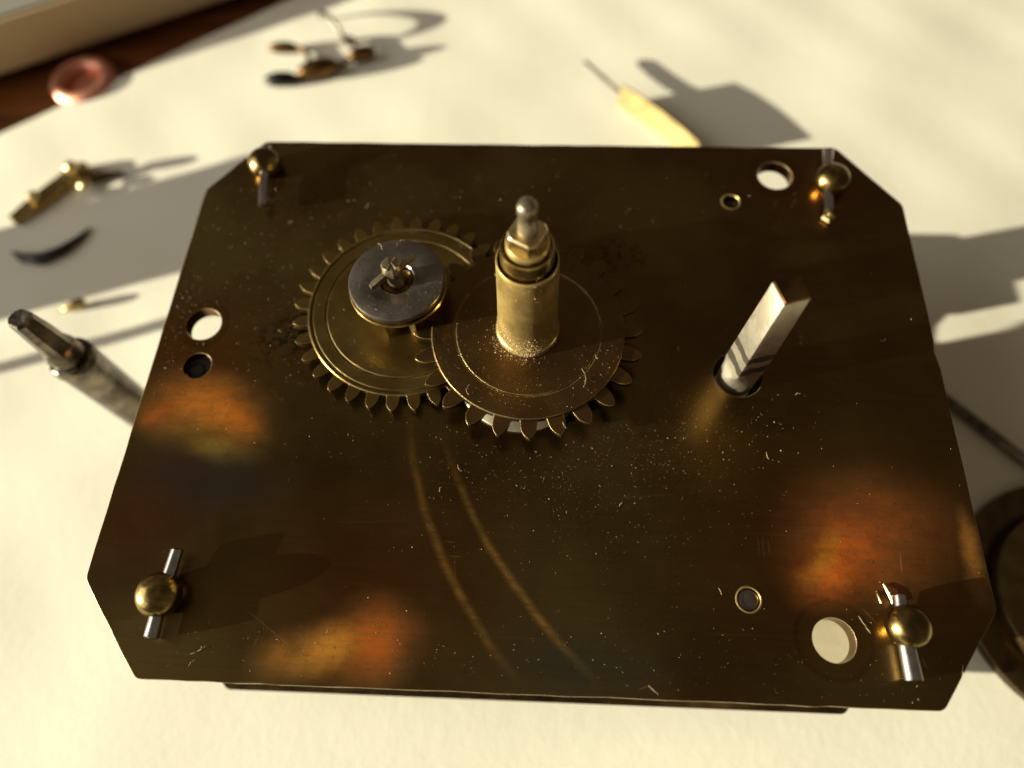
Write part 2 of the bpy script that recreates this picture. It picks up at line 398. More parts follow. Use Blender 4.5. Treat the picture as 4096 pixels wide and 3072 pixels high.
pad = tag(obj('paper_pad', bm, M['paper'], loc=(0, 0, -0.3)), 'large cream white sheet of paper under the clock movement', 'paper')

# long pale board along the top left corner
bd = thing('painted_board', 'pale tan board edge at the top left corner beyond the paper', 'board', (-9.5, 9.6, -0.3))
L0, L1 = Vector((-11.12, 7.72)), Vector((-6.45, 10.28))
ld = (L1-L0).normalized(); ln = Vector((-ld.y, ld.x))
def lquad(u0, u1, v0, v1): return [tuple(L0+ld*u+ln*v) for u, v in ((u0, v0), (u1, v0), (u1, v1), (u0, v1))]
bm = new(); prism(bm, lquad(-14, 20, 0, 6), [], 0.05, 1.02)
obj('board_body', bm, M['board'], bd, bevel=0.08, seg=3)
bm = new(); prism(bm, lquad(-14, 20, 0.5, 5.5), [], -0.3, 0.05); obj('board_foot', bm, M['wood'], bd)
bm = new(); prism(bm, lquad(-14, 20, 0.12, 5.9), [], 1.02, 1.06)
obj('board_face', bm, M['board_top'], bd, bevel=0.02)

# ------------------------------------------------------------ the clock movement
mv = thing('clock_movement', 'dark tarnished brass clock movement with wheels and chamfered corners in the centre', 'clock movement')
OUT = [(-3.8, 3.343), (3.825, 3.379), (4.519, 2.456), (4.484, -2.451), (3.794, -3.361), (-3.786, -3.392), (-4.548, -2.483), (-4.441, 2.502)]
def rounded(pl, r=0.06, n=4):
    out = []
    for i, p_ in enumerate(pl):
        a = Vector(pl[i-1]); b = Vector(p_); c = Vector(pl[(i+1) % len(pl)])
        p0 = b+(a-b).normalized()*r; p1 = b+(c-b).normalized()*r
        for k in range(n+1):
            t = k/n; out.append(tuple(p0*(1-t)**2+b*2*t*(1-t)+p1*t*t))
    return out
HOLES = [(-4.012, 0.494, 0.212), (2.977, 2.896, 0.222), (2.887, -2.780, 0.207)]
SQ = (2.235, 0.018)
PIV = [(-3.96, -0.056, 0.165), (2.372, 2.459, 0.105), (2.112, -2.435, 0.112)]
holes = [circle(x, y, r, 40) for x, y, r in HOLES]+[circle(*SQ, 0.278, 44)]+[circle(x, y, r, 28) for x, y, r in PIV]
def worn_edge(pl):
    rr_ = random.Random(5); out = []
    for i, q in enumerate(pl):
        a = Vector(q); b = Vector(pl[(i+1) % len(pl)]); L_ = (b-a).length; out.append(q)
        if L_ > 0.5:
            nn = Vector((b.y-a.y, a.x-b.x)).normalized(); m_ = int(L_/0.22)
            for k in range(1, m_): out.append(tuple(a.lerp(b, (k+rr_.uniform(-0.3, 0.3))/m_)+nn*rr_.gauss(0, 0.0028)))
    k = min(range(len(out)), key=lambda k: (out[k][0]-4.5)**2+(out[k][1]-0.30)**2)   # a small nick
    out[k] = (4.478, out[k][1])
    return out
bm = new(); prism(bm, worn_edge(rounded(OUT)), holes, T-0.17, T)
# nick in the right edge: pull a few edge points
fp = obj('front_plate', bm, [M['plate'], M['plate_edge']], mv, smooth=30, bevel=0.018)
fp.modifiers['bevel'].material = 1
BACK = [(x, y if y > 0 else y-0.055) for x, y in OUT]
BACK = BACK[:3]+[(4.512, 2.02), (3.6, 2.02), (3.1, 1.55), (3.0, 1.26), (4.503, 1.20)]+BACK[3:]  # notch added to let a patch of light reach the paper
bm = new(); prism(bm, rounded(BACK), [circle(2.6, 2.3, 0.2, 24), circle(-3.0, -2.2, 0.2, 24)], T-2.42, T-2.23)
obj('back_plate', bm, M['back'], mv, smooth=30, bevel=0.012)
# pivots and plugged holes in the front plate: children of the plate
for (x, y, r), mt, dz, dome in zip(PIV, ('hole', 'steel_dark', 'steel_blue'), (0.07, 0.045, 0.012), (0.0, 0.02, 0.012)):
    bm = new(); rr = r-0.006
    lathe(bm, [(0, T-0.16), (rr, T-0.16), (rr, T-dz-0.012), (rr-0.012, T-dz), (rr*0.4, T-dz+dome*0.4), (0, T-dz+dome*0.5)], x, y, 28)
    obj('pivot', bm, M[mt], fp)
    if r < 0.15:
        bm = new(); lathe(bm, [(r+0.002, T+0.001), (r+0.005, T+0.006), (r+0.012, T+0.006), (r+0.020, T+0.001)], x, y, 32)
        obj('bushing_rim', bm, M['pipe'], fp)
bm = new(); lathe(bm, [(0.06, T-0.075), (0.075, T-0.06), (0.10, T-0.068), (0.10, T-0.09)], -3.985, -0.09, 20)
obj('oil_sink', bm, M['steel_dark'], fp)

# four pillars with domed ends, each held by a taper pin; (dome x, y, r, pin from, pin to, pin radii)
def pillar(x, y, r, h, a, b, ra, rb, mat='dome'):
    bm = new()
    prof = [(0, 0.0), (0.16, 0.0), (0.20, 0.05), (0.20, 0.40), (0.14, 0.475), (0.20, 0.49), (0.20, 0.67), (0.13, 0.70), (0.03, 0.74), (0.013, 0.8), (0.013, 1.45), (0.013, 1.9), (0.02, 2.5), (0.18, 2.55), (0.18, T-0.172), (0, T-0.172)]
    k_ = next(i for i, q in enumerate(prof) if q[1] == 0.8)
    lathe(bm, [(0, 2.5)]+prof[k_+4:], x, y, 32)  # middle of the stem left out so it casts no shadow
    po = obj('pillar', bm, M['brass'], mv)
    bm = new(); lathe(bm, prof[:k_]+[(0, 0.8)], x, y, 32); obj('pillar_foot', bm, M['brass'], mv)
    bm = new()
    dp = [(r*0.80, T+0.002), (r*0.97, T+h*0.22), (r, T+h*0.42)]
    for k in range(1, 9):
        t = k/8*math.pi/2; dp.append((r*math.cos(t) if k < 8 else 0, T+h*0.42+h*0.58*math.sin(t)))
    lathe(bm, dp, x, y, 36)
    for v in bm.verts:
        u = Vector((v.co.x-x, v.co.y-y, v.co.z-T))
        v.co += u*0.022*math.sin(9*u.x+5*u.y+x)*math.sin(7*u.z+4*u.y)
    obj('pillar_end', bm, M[mat], po, smooth=60)
    bm = new(); A_, B_ = Vector(a), Vector(b); d = (B_-A_).normalized()
    pts = [A_-d*0.012, A_, A_.lerp(B_, 0.33), A_.lerp(B_, 0.66), B_, B_+d*0.012]
    tube(bm, pts, [ra*0.7, ra, ra*0.67+rb*0.33, ra*0.33+rb*0.67, rb, rb*0.6], 16)
    for v in bm.verts:
        t = (v.co-A_).dot(d)/(B_-A_).length
        v.co += Vector((0.016*math.sin(3.0*t+x), 0, 0.010*math.sin(2.6*t+y)))
    jitter(bm, 0.0055, random)
    obj('taper_pin', bm, M['steel'], po, smooth=50)
pillar(-3.685, -2.625, 0.22, 0.31, (-3.615, -2.19, T+0.14), (-3.665, -3.02, T+0.11), 0.062, 0.072)
pillar(3.555, -2.640, 0.207, 0.30, (3.53, -2.36, T+0.12), (3.515, -3.11, T+0.10), 0.060, 0.088)
pillar(-3.680, 2.860, 0.21, 0.31, (-3.70, 3.10, T+0.16), (-3.555, 2.16, T+0.14), 0.060, 0.056)
pillar(3.640, 2.740, 0.22, 0.31, (3.655, 3.20, T+0.13), (3.53, 2.26, T+0.11), 0.066, 0.060)
bm = new()                                                        # brass raised by driving the pin, right hand pillar
tube(bm, [(3.44, -2.24, T+0.012), (3.47, -2.32, T+0.03), (3.49, -2.42, T+0.03)], [0.008, 0.020, 0.014], 8, (1, 0.7))
tube(bm, [(3.36, -2.31, T+0.008), (3.385, -2.42, T+0.02)], [0.006, 0.010], 8, (1, 0.7))
jitter(bm, 0.006, random); obj('raised_burr', bm, M['brass_edge'], fp)
bm = new(); tube(bm, [(3.48, 2.22, T+0.03), (3.53, 2.17, T+0.05), (3.60, 2.21, T+0.03), (3.55, 2.27, T+0.04)], [0.03, 0.05, 0.045, 0.03], 8)
jitter(bm, 0.012, random); obj('solder_blob', bm, M['brass_edge'], fp)

def gear_outline(cx, cy, n, rr, ra, a0, duty=0.56):
    out = []
    st = 2*math.pi/n
    for k in range(n):
        a = a0+k*st
        half = st*duty/2
        j = random.uniform(-0.008, 0.008)
        h_ = ra-rr
        fl = [(1.22, 0.0), (1.08, 0.10), (1.0, 0.36), (0.86, 0.60), (0.50, 0.84), (0.14, 0.985)]
        prof = [(-0.5*st, rr)]+[(-half*u, rr+h_*v) for u, v in fl]+[(0.0, ra+j*0.8)]+[(half*u, rr+h_*v) for u, v in reversed(fl)]
        for da, r in prof: out.append((cx+r*math.cos(a+da), cy+r*math.sin(a+da)))
    return out
# --- minute wheel, under the washer
bm = new(); z0, z1 = T+0.075, T+0.165
prism(bm, gear_outline(*MW, 32, 1.135, 1.315, R(-90.7), 0.58), [circle(*MW, 1.120, 96)], z0, z1-0.012)
lathe(bm, [(0.06, z0), (1.135, z0), (1.135, z1-0.006), (1.128, z1), (1.108, z1), (1.100, z1-0.022), (1.078, z1-0.022), (1.070, z1+0.002), (0.942, z1+0.002), (0.935, z1-0.018), (0.918, z1-0.018), (0.910, z1+0.002), (0.30, z1+0.002), (0.06, z1+0.002)], *MW, 96, closed=True)
mw = obj('minute_wheel', bm, [M['minute'], M['gear_edge']], mv, smooth=30, bevel=0.006)
mw.modifiers['bevel'].material = 1
for k in range(8):                                                # pinion leaves under the washer
    a = R(-64)+2*math.pi*k/8
    bm = new(); c_ = (MW[0]+0.35*math.cos(a), MW[1]+0.35*math.sin(a))
    loft(bm, [[(c_[0]+math.cos(a)*u-math.sin(a)*v, c_[1]+math.sin(a)*u+math.cos(a)*v, z) for u, v in ((-0.20, -0.055), (0.03, -0.05), (0.09, 0), (0.03, 0.05), (-0.20, 0.055))] for z in (z1, T+0.60)])
    obj('pinion_leaf', bm, M['brass_edge'], mw)
bm = new(); lathe(bm, [(0.09, T+0.60), (0.50, T+0.60), (0.535, T+0.615), (0.545, T+0.635), (0.535, T+0.652), (0.09, T+0.655)], *MW, 72, closed=True)
obj('collar', bm, M['brass'], mw)
bm = new(); lathe(bm, [(0.205, T+0.675), (0.505, T+0.675), (0.525, T+0.69), (0.528, T+0.735), (0.520, T+0.752), (0.500, T+0.760), (0.285, T+0.760), (0.275, T+0.757), (0.205, T+0.757), (0.192, T+0.745), (0.192, T+0.69)], *MW, 72, closed=True)
obj('washer', bm, M['steel_blue'], mw)
bm = new(); lathe(bm, [(0.085, T+0.60), (0.19, T+0.66), (0.18, T+0.70), (0.145, T+0.715), (0.10, T+0.70), (0.085, T+0.69)], *MW, 40)
obj('inner_ring', bm, M['bronze'], mw)
PX, PY = MW[0]-0.01, MW[1]+0.0
bm = new(); lathe(bm, [(0, T+0.2), (0.098, T+0.2), (0.098, T+0.72), (0.088, T+0.74), (0.092, T+0.90), (0.108, T+0.92), (0.112, T+1.01), (0.090, T+1.045), (0.03, T+1.055), (0, T+1.045)], PX, PY, 24)
jitter(bm, 0.007, random); obj('post', bm, M['tip'], mw)
bm = new(); d = Vector((0.80, 0.60, 0)).normalized(); c_ = Vector((PX, PY, T+0.93)); s_ = Vector((-d.y, d.x, 0))
rings = []
for t, hw in ((-0.29, 0.022), (-0.26, 0.034), (-0.10, 0.036), (0.12, 0.034), (0.27, 0.030), (0.30, 0.014)):
    q = c_+d*t+Vector((0, 0, 0.03*t/0.28 - 0.045*(t < -0.2)))
    rings.append([tuple(q+s_*(hw*u)+Vector((0, 0, hw*v))) for u, v in ((-1, -1), (1, -1), (1, 0.3), (0.2, 1), (-1, 0.8))])
loft(bm, rings); jitter(bm, 0.009, random)
obj('retaining_pin', bm, M['tip'], mw, smooth=20)
# --- pale disc under the hour wheel
bm = new(); lathe(bm, [(0.2, T+0.004), (0.725, T+0.004), (0.735, T+0.012), (0.735, T+0.036), (0.725, T+0.044), (0.2, T+0.05)], -0.205, -0.03, 72, closed=True)
obj('friction_washer', bm, M['nickel'], mv)
# --- hour wheel with its pipe
bm = new(); z0, z1 = T+0.225, T+0.325
prism(bm, gear_outline(*HW, 24, 1.075, 1.292, R(-87.6), 0.58), [circle(*HW, 1.05, 96)], z0, z1-0.030)
lathe(bm, [(0.12, z0), (1.074, z0), (1.082, z1-0.012), (1.076, z1-0.002), (1.064, z1), (0.824, z1), (0.818, z1-0.014), (0.808, z1-0.014), (0.802, z1), (0.30, z1), (0.12, z1)], *HW, 96, closed=True)
hw = obj('hour_wheel', bm, [M['hour'], M['gear_edge']], mv, smooth=30, bevel=0.006)
hw.modifiers['bevel'].material = 1
bm = new()
lathe(bm, [(0.10, z1), (0.350, z1), (0.352, z1+0.02), (0.350, z1+0.075), (0.338, z1+0.085), (0.334, z1+0.10), (0.318, T+0.95), (0.305, T+1.62), (0.304, T+1.680), (0.298, T+1.69), (0.288, T+1.69), (0.284, T+1.50)], *HW, 56)
obj('hour_pipe', bm, M['pipe'], hw)
# --- centre arbor with the minute hand's square
bm = new(); lathe(bm, [(0, T+0.05), (0.20, T+0.05), (0.258, T+1.5), (0.260, T+1.60), (0.260, T+1.87), (0.254, T+1.885), (0.236, T+1.885), (0.232, T+1.78), (0.20, T+1.78), (0, T+1.78)], *HW, 48)
ca = obj('centre_arbor', bm, M['brass'], mv)
bm = new(); lathe(bm, [(0.16, T+1.70), (0.205, T+1.74), (0.205, T+1.945), (0.195, T+1.96), (0.12, T+1.965)], *HW, 40)
obj('arbor_shoulder', bm, M['pipe'], ca)
bm = new(); rings = []
for z, s in ((T+1.90, 0.150), (T+1.93, 0.158), (T+2.095, 0.158), (T+2.115, 0.145)):
    ring = []
    for k in range(4):
        for off in (-0.22, 0.22):
            a = R(62)+k*math.pi/2+off+math.pi/4
            ring.append((HW[0]+s*1.18*math.cos(a), HW[1]+s*1.18*math.sin(a), z))
    rings.append(ring)
loft(bm, rings); obj('arbor_square', bm, M['brass_edge'], ca, smooth=25, bevel=0.006)
bm = new(); lathe(bm, [(0, T+2.0), (0.094, T+2.0), (0.088, T+2.27), (0.072, T+2.30), (0.082, T+2.33), (0.090, T+2.38), (0.090, T+2.445), (0.080, T+2.475), (0.050, T+2.495), (0, T+2.50)], *HW, 32)
jitter(bm, 0.003, random)
obj('arbor_tip', bm, M['tip'], ca, smooth=50)
# --- winding square on the right
bm = new(); rings = []
def sq_ring(z, s, rnd, rot=R(17.5), n=6):
    out = []
    for k in range(4):
        cx_, cy_ = ((1, 1), (-1, 1), (-1, -1), (1, -1))[k]
        for i in range(n):
            a = k*math.pi/2+math.pi/2*i/(n-1)
            x = cx_*(s-rnd)+rnd*math.cos(a); y = cy_*(s-rnd)+rnd*math.sin(a)
            out.append((SQ[0]+x*math.cos(rot)-y*math.sin(rot), SQ[1]+x*math.sin(rot)+y*math.cos(rot), z))
    return out
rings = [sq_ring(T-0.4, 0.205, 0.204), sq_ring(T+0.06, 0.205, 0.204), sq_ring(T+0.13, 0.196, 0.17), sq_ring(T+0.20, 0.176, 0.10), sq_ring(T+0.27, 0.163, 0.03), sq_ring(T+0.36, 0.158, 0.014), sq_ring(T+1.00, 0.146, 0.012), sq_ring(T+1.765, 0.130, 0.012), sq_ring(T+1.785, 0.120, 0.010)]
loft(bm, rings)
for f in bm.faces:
    if all(v.co.z > T+1.76 for v in f.verts): f.material_index = 1     # end face coloured dark in place of shade
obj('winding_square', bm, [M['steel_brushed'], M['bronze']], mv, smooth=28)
# --- unseen train between the plates, its drums sized to block light
def inner_wheel(name, x, y, r, z, n, mat, arb=0.09):
    bm = new(); prism(bm, gear_outline(x, y, n, r*0.93, r, 0.1, 0.5), [circle(x, y, 0.07, 12)], z, z+0.09)
    o = obj(name, bm, M[mat], mv, smooth=30)
    bm = new(); lathe(bm, [(0, T-2.23), (arb, T-2.2), (arb, T-0.2), (0, T-0.172)], x, y, 16); obj('arbor', bm, M['steel'], o)
bm = new(); lathe(bm, [(0, T-2.15), (0.90, T-2.15), (0.92, T-2.10), (0.92, T-2.02), (0.84, T-2.0), (0.84, T-0.75), (0.80, T-0.70), (0.25, T-0.68), (0.21, T-0.35), (0, T-0.35)], *SQ, 72)
obj('mainspring_barrel', bm, M['brass'], mv)
bm = new(); lathe(bm, [(0, T-2.2), (0.10, T-2.2), (0.10, T-2.1), (1.20, T-2.08), (1.22, T-2.0), (1.22, T-0.95), (1.18, T-0.9), (0.12, T-0.88), (0.10, T-0.2), (0, T-0.18)], 2.75, -2.02, 64)
obj('strike_barrel', bm, M['lid'], mv)
bm = new(); lathe(bm, [(0, T-2.2), (0.07, T-2.2), (0.07, T-2.1), (0.50, T-2.08), (0.50, T-1.2), (0.07, T-1.18), (0.07, T-0.2), (0, T-0.18)], 2.9, 2.55, 48)
obj('shade_drum', bm, M['brass'], mv)  # unseen drum added to block light from the paper
inner_wheel('centre_wheel', HW[0], HW[1], 1.05, T-0.5, 60, 'brass')
inner_wheel('third_wheel', -2.0, -0.9, 0.95, T-0.9, 54, 'brass')
inner_wheel('escape_wheel', -2.9, 1.3, 0.75, T-1.6, 36, 'brass', 0.06)

# ------------------------------------------------------------ loose parts lying about
# upright steel arbor on the left
RX, RY = -6.08, 0.385
ra_ = thing('steel_arbor', 'worn steel arbor with squared tip standing upright left of the movement', 'arbor', (RX, RY, 0))
bm = new(); lathe(bm, [(0, 0), (0.25, 0), (0.27, 0.03), (0.27, 0.5), (0.275, 1.2), (0.285, 1.95), (0.30, 2.02), (0.30, 2.10), (0.275, 2.16), (0.245, 2.17), (0, 2.17)], RX, RY, 40)
jitter(bm, 0.006, random); obj('shaft', bm, M['steel_worn'], ra_, smooth=50)
bm = new(); lathe(bm, [(0, 2.1), (0.225, 2.17), (0.215, 2.36), (0.20, 2.42), (0.15, 2.47), (0, 2.47)], RX, RY, 32)
jitter(bm, 0.005, random); obj('shoulder', bm, M['steel_worn'], ra_, smooth=50)
bm = new(); rings = []
for z, s in ((2.40, 0.165), (2.52, 0.150), (2.8, 0.135), (3.10, 0.115), (3.14, 0.095)):
    rings.append([(RX+s*1.25*math.cos(a), RY+s*1.25*math.sin(a), z) for a in [R(25)+k*math.pi/2+o_ for k in range(4) for o_ in (-0.28, 0.28)]])
loft(bm, rings); jitter(bm, 0.006, random); obj('squared_tip', bm, M['steel_worn'], ra_, smooth=20)

# bent brass tab standing on edge behind the plate
tb = thing('brass_tab', 'bent brass strip standing on edge behind the plate, casting a square shadow', 'brass strip', (2.0, 6.55, 0))
def strip(path, z0, z1, th):
    """upright sheet along a plan path; z0, z1 lists"""
    bm = new(); pts = [Vector(p_) for p_ in path]; rings = []
    for i, p_ in enumerate(pts):
        d = (pts[min(i+1, len(pts)-1)]-pts[max(i-1, 0)]).normalized(); s = Vector((-d.y, d.x))*(th/2)
        rings.append([(*(p_-s), z0[i]), (*(p_+s), z0[i]), (*(p_+s), z1[i]), (*(p_-s), z1[i])])
    loft(bm, rings); return bm
def leaning_sheet(top, z0, z1, lean, th):
    bm = new(); pts = [Vector(q) for q in top]; rings = []
    for i, q in enumerate(pts):
        d = (pts[min(i+1, len(pts)-1)]-pts[max(i-1, 0)]).normalized(); sd = Vector((-d.y, d.x)); t = sd*(th/2)
        lo = q-sd*lean
        rings.append([(*(lo-t), z0), (*(lo+t), z0), (*(q+t), z1), (*(q-t), z1)])
    loft(bm, rings); return bm
pth = [(1.42, 7.20), (1.76, 6.93), (2.10, 6.60), (2.42, 6.24), (2.66, 5.94), (2.76, 5.80)]
obj('sheet', leaning_sheet(pth, 0.0, 0.44, 0.08, 0.035), M['tab'], tb)
pth = [(0.70, 8.08), (0.78, 8.00), (1.05, 7.66), (1.28, 7.36), (1.43, 7.19)]
obj('tongue', strip(pth, [0.22, 0.20, 0.20, 0.21, 0.22], [0.25, 0.28, 0.29, 0.30, 0.31], 0.02), M['steel_worn'], tb)  # same brass piece, its shading painted in as a darker metal

# ornate clock hand at the top
ch = thing('clock_hand', 'dark ornate clock hand with a hoop lying at the top of the paper', 'clock hand', (-4.6, 8.3, 0))
def lump(bm, x, y, rx, ry, rz, rot, z=0.0):
    m = Matrix.Translation((x, y, z+rz)) @ Matrix.Rotation(R(rot), 4, 'Z') @ Matrix.Diagonal((rx, ry, rz, 1))
    bmesh.ops.create_icosphere(bm, subdivisions=3, radius=1.0, matrix=m)
bm = new(); lump(bm, -5.28, 7.60, 0.34, 0.16, 0.13, 8)
obj('finial', bm, M['steel_dark'], ch, smooth=80)
bm = new(); lump(bm, -4.55, 7.82, 0.42, 0.19, 0.20, 20)
tube(bm, [(-5.05, 7.68, 0.06), (-4.8, 7.78, 0.08), (-4.2, 8.03, 0.10), (-3.95, 8.18, 0.12)], 0.06, 10)
obj('scroll', bm, M['bronze'], ch, smooth=80)
bm = new(); lump(bm, -3.74, 8.28, 0.30, 0.14, 0.16, 22)
tube(bm, [(-3.95, 8.18, 0.12), (-3.85, 8.42, 0.14), (-4.0, 8.62, 0.14), (-4.12, 8.78, 0.14)], 0.055, 10)
lump(bm, -4.10, 8.80, 0.14, 0.07, 0.08, 0)
obj('scroll', bm, M['bronze'], ch, smooth=80)
bm = new(); lump(bm, -5.40, 8.50, 0.30, 0.11, 0.12, 5)
tube(bm, [(-5.2, 8.55, 0.06), (-4.95, 8.48, 0.09), (-4.85, 8.25, 0.10), (-4.72, 8.0, 0.12)], 0.05, 10)
obj('scroll', bm, M['bronze'], ch, smooth=80)
bm = new(); pts = []
h0, h1 = Vector((-4.80, 9.45)), Vector((-4.10, 8.62))
for k in range(19):
    t = k/18; q = h0.lerp(h1, 0.5-0.5*math.cos(math.pi*t)); pts.append((q.x, q.y, 0.05+0.34*math.sin(math.pi*t)))
tube(bm, pts, [0.025+0.03*math.sin(math.pi*k/18) for k in range(19)], 10)
obj('hoop', bm, M['steel_worn'], ch, smooth=80)

# small brass cock with two screws, far left
bc = thing('brass_cock', 'small brass bracket with two shiny round screw heads at the left edge', 'bracket', (-8.9, 4.75, 0))
bm = new(); a = Vector((-9.55, 4.05)); b = Vector((-8.62, 5.30)); d = (b-a).normalized(); s = Vector((-d.y, d.x))
prism(bm, [tuple(q) for q in (a-s*.08, a+d*.5-s*.15, b-s*.16, b+d*.12, b+s*.16, a+d*.5+s*.15, a+s*.08)], [], 0.0, 0.17)
obj('bracket_body', bm, M['brass'], bc, bevel=0.03)
def screw(x, y, r, h):
    bm = new(); lathe(bm, [(r*0.5, 0.15), (r*0.5, h*0.6), (r*0.9, h*0.6), (r, h*0.72), (r*0.92, h*0.88), (r*0.6, h*0.97), (0, h)], x, y, 24)
    obj('screw_head', bm, M['brass_edge'], bc, smooth=60)
screw(-8.66, 5.12, 0.12, 0.42); screw(-9.22, 4.50, 0.11, 0.32); screw(-8.42, 4.86, 0.12, 0.24)
bm = new(); tube(bm, [(-8.55, 5.0, 0.1), (-8.2, 5.12, 0.1), (-7.85, 5.22, 0.07)], [0.09, 0.07, 0.04], 12)
obj('stud', bm, M['bronze'], bc, smooth=60)

# sickle shaped steel click
bm = new()
tube(bm, [(-9.38, 3.43, 0.04), (-9.10, 3.28, 0.07), (-8.75, 3.26, 0.09), (-8.45, 3.44, 0.09), (-8.22, 3.74, 0.07), (-8.12, 3.98, 0.05)], [0.02, 0.09, 0.12, 0.10, 0.06, 0.02], 14, (1, 0.75))
tag(obj('steel_click', bm, M['steel_dark'], loc=(-8.7, 3.45, 0), smooth=80), 'black sickle shaped steel click lying in the shadow band', 'click spring')
# little brass pin
bm = new()
tube(bm, [(-8.12, 2.24, 0.05), (-8.0, 2.29, 0.08), (-7.85, 2.36, 0.10), (-7.72, 2.42, 0.10)], [0.02, 0.05, 0.09, 0.07], 12)
tag(obj('brass_pin', bm, M['brass'], loc=(-7.9, 2.34, 0), smooth=80), 'tiny brass pin lying on the paper above the upright steel arbor', 'pin')
# copper ring half hidden behind the edge of the paper
cr = thing('copper_ring', 'shiny orange copper ring peeking over the far edge of the paper', 'ring', (-9.40, 7.65, -0.3))
bm = new(); pts = []
for k in range(33):
    a = 2*math.pi*k/32; pts.append((-9.40+0.50*math.cos(a), 7.65+0.50*math.sin(a), -0.05))
tube(bm, pts, 0.16, 14); obj('rim', bm, M['copper'], cr, smooth=80)
bm = new(); lathe(bm, [(0, -0.16), (0.40, -0.16), (0.44, -0.10), (0.0, -0.06)], -9.40, 7.65, 32); obj('dish', bm, M['copper'], cr, smooth=60)

# brass drum and steel rod at the right
dr = thing('brass_drum', 'round brass drum cover at the right edge, partly in shadow', 'drum', (7.42, -1.9, 0))
bm = new(); lathe(bm, [(0, 0), (1.60, 0), (1.63, 0.02), (1.63, 0.16), (1.60, 0.185), (1.32, 0.19), (1.30, 0.18), (0, 0.18)], 7.42, -1.9, 80)
obj('flange', bm, M['back'], dr)
bm = new(); lathe(bm, [(1.22, 0.17), (1.21, 0.30), (1.18, 0.325), (1.10, 0.33), (0.4, 0.34), (0, 0.34)], 7.42, -1.9, 80)
obj('raised_disc', bm, M['drum'], dr)
bm = new(); tube(bm, [(5.2, 2.05, 0.09), (6.3, 1.0, 0.09), (7.3, -0.02, 0.10), (8.3, -1.0, 0.37)], [0.085, 0.085, 0.085, 0.085], 14)
tag(obj('steel_rod', bm, M['steel_worn'], loc=(6.8, 0.5, 0), smooth=80), 'thin dark steel rod leaning against the brass drum', 'rod')

# unseen caster added left of the frame; its slanted bars shade the paper
ts = thing('shadow_caster', 'unseen shadow caster added past the left edge, its slanted bars shade the paper', 'shadow caster', (-14, 0.5, 0))
bm = new(); box(bm, (-14.0, 0.6, 0.1), (2.2, 5.4, 0.2)); obj('caster_base', bm, M['wood'], ts, bevel=0.03)
def shade_bar(name, y0, w0, w1, zt, th, lean, mat):
    bm = new()
    loft(bm, [[(-14-th, y0, 0.2), (-14+th, y0, 0.2), (-14+th, y0+w0, 0.2), (-14-th, y0+w0, 0.2)],
              [(-14-th, y0+lean*zt, zt), (-14+th, y0+lean*zt, zt), (-14+th, y0+lean*zt+w1, zt), (-14-th, y0+lean*zt+w1, zt)]])
    obj(name, bm, mat, ts)
shade_bar('band_caster', 0.40, 1.85, 2.35, 1.72, 0.06, 0.475, M['steel_dark'])
shade_bar('rod', -0.69, 0.17, 0.17, 1.9, 0.08, 0.475, M['steel'])  # thin unseen bar added for the line of shadow

# ------------------------------------------------------------ dust and lint on the metal
dust = new(); rnd = random.Random(11)
def speck(x, y, z, s):
    s *= 0.62
    vs_ = [dust.verts.new((x+rnd.uniform(-s, s), y+rnd.uniform(-s, s), z+rnd.uniform(0, s*1.4))) for _ in range(4)]
    for f in ((0, 1, 2), (0, 2, 3), (0, 3, 1), (1, 3, 2)): dust.faces.new([vs_[i] for i in f])
def on_plate(x, y):
    if abs(x) > 4.42 or abs(y) > 3.3 or abs(x)*0.92+abs(y)*0.72 > 5.75: return False
    for hx, hy, r in HOLES+[(*SQ, 0.3)]+PIV:
        if math.hypot(x-hx, y-hy) < r+0.02: return False
    if math.hypot(x-MW[0], y-MW[1]) < 1.33 or math.hypot(x-HW[0], y-HW[1]) < 1.3: return False
    return True
def spread(n_, cx, cy, sx, sy, smin=0.003, smax=0.009):
    k = 0
    n = int(n_*1.6)
    while k < n:
        x, y = rnd.gauss(cx, sx), rnd.gauss(cy, sy)
        if on_plate(x, y):
            s = smin+(smax-smin)*rnd.random()**3; speck(x, y, T, s)
        k += 1
spread(420, 0.5, -0.8, 1.6, 0.7); spread(500, 0.5, -1.2, 0.9, 0.5); spread(420, -3.7, 1.5, 0.6, 1.0, 0.003, 0.012)
spread(300, -2.2, 2.2, 1.2, 0.6, 0.003, 0.012); spread(260, 1.4, 1.9, 1.2, 0.6); spread(260, -2.5, -3.1, 1.6, 0.2); spread(240, 2.0, -3.0, 1.6, 0.3)
spread(160, 0, 0, 3.2, 2.3); spread(260, 0.3, -1.15, 1.0, 0.45); spread(260, -2.6, 0.2, 0.5, 0.6); spread(160, -4.25, 0.55, 0.12, 0.4, 0.004, 0.014); spread(150, 1.9, -0.4, 0.5, 0.3)
for _ in range(800):                                              # hour wheel, thick towards the front
    a = rnd.uniform(0, 2*math.pi); r = 0.36+0.70*math.sqrt(rnd.random())
    x, y = HW[0]+r*math.cos(a), HW[1]+r*math.sin(a)
    if y > HW[1]+0.2 and rnd.random() < 0.7: continue
    speck(x, y, T+0.325, 0.003+0.006*rnd.random()**2)
for _ in range(300):
    a = rnd.uniform(0, 2*math.pi); r = 0.57+0.53*rnd.random()
    speck(MW[0]+r*math.cos(a), MW[1]+r*math.sin(a), T+0.167, 0.003+0.006*rnd.random()**2)
for _ in range(260):
    a = rnd.uniform(-math.pi, 0.2); r = 0.22+0.29*math.sqrt(rnd.random())
    speck(MW[0]+r*math.cos(a), MW[1]+r*math.sin(a), T+0.760, 0.003+0.005*rnd.random()**2)
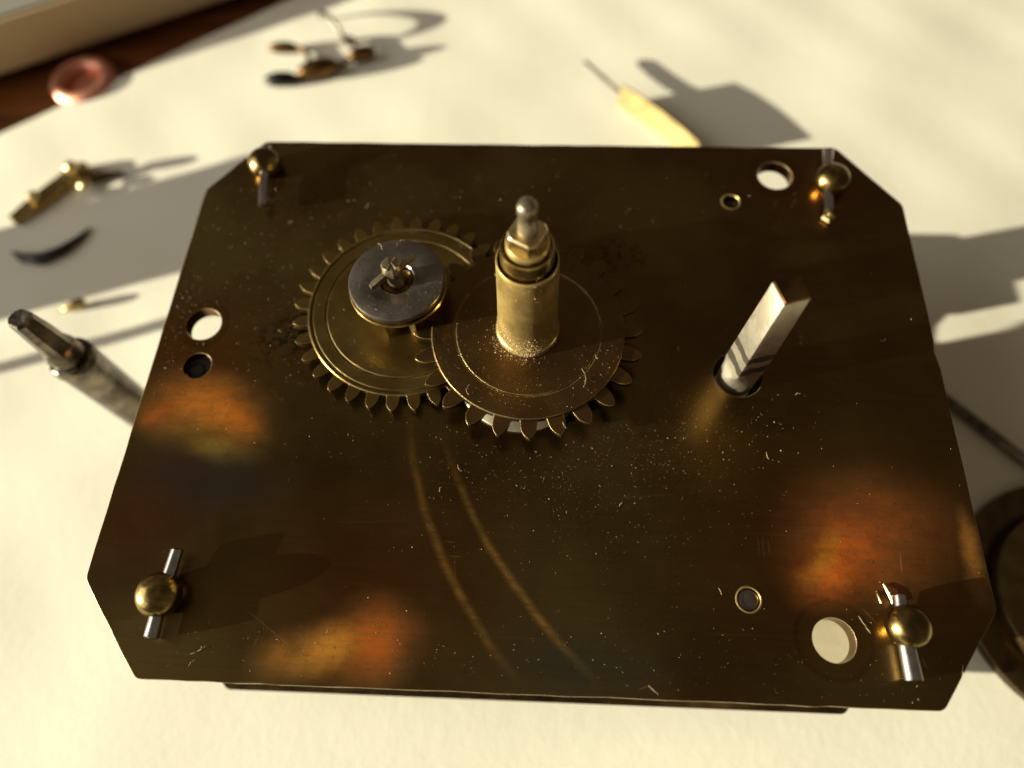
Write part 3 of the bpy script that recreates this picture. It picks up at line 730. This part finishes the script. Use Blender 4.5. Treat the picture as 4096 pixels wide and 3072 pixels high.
for _ in range(1500):                                              # clinging to the foot of the hour pipe
    a = rnd.gauss(R(-105), 0.65); z = T+0.33+abs(rnd.gauss(0, 0.16))
    r = 0.352 if z < T+0.41 else 0.338-0.022*(z-T-0.41)/0.6
    x, y = HW[0]+r*math.cos(a), HW[1]+r*math.sin(a)
    speck(x, y, z, 0.004+0.009*rnd.random()**2)
for _ in range(90):
    a = rnd.gauss(R(-100), 0.7); z = T+1.2+rnd.random()*0.6
    speck(HW[0]+0.312*math.cos(a), HW[1]+0.312*math.sin(a), z, 0.004+0.006*rnd.random())
for _ in range(160):
    a = rnd.gauss(R(-140), 0.6); r = 0.37+abs(rnd.gauss(0, 0.05))
    speck(HW[0]+r*math.cos(a), HW[1]+r*math.sin(a), T+0.327, 0.004+0.008*rnd.random())
def fibre(x, y, z, L, curl, r=0.0013):
    L *= 0.7
    a = rnd.uniform(0, 2*math.pi); pts = []
    for k in range(8):
        pts.append((x, y, z+0.004+0.02*math.sin(k/7*math.pi)*rnd.random())); x += L/7*math.cos(a); y += L/7*math.sin(a); a += 0.55*curl*rnd.uniform(0.2, 1.4)
    tube(dust, pts, r, 5)
for x, y, z, L, c_ in ((0.45, -0.12, T+0.328, 0.34, -0.45), (0.62, 0.05, T+0.328, 0.10, 1.0), (-0.75, -0.35, T+0.335, 0.2, 0.5), (-0.85, -1.15, T, 0.14, 0.6), (-1.0, -1.4, T, 0.10, 0.7), (1.6, 0.35, T, 0.12, 0.8), (-3.4, 2.9, T, 0.15, 0.4), (-3.3, -3.15, T, 0.22, 0.15), (-3.25, -3.2, T, 0.12, 0.3), (1.1, -3.25, T, 0.16, 0.1), (-1.55, 1.2, T+0.765, 0.18, 0.5), (-1.85, 1.15, T+0.765, 0.15, -0.4), (0.25, -0.75, T+0.328, 0.12, 0.2), (-0.9, 0.0, T+0.328, 0.08, 0.8), (2.45, -0.9, T, 0.12, 0.4), (0.9, -1.5, T, 0.08, 0.1), (-2.3, 2.25, T, 0.14, 0.6), (-3.2, 2.0, T, 0.1, 0.9), (3.9, 0.5, T, 0.12, 0.7), (2.9, -0.2, T, 0.09, 0.6), (3.15, -2.55, T, 0.25, 0.02), (4.05, -2.95, T, 0.16, 0.02), (1.85, -2.4, T, 0.10, 0.02)):
    fibre(x, y, z, L, c_)
do = obj('dust', dust, M['dust'], smooth=0); do['kind'] = 'stuff'
do['label'] = 'pale dust specks and lint scattered over the metal'; do['category'] = 'dust'
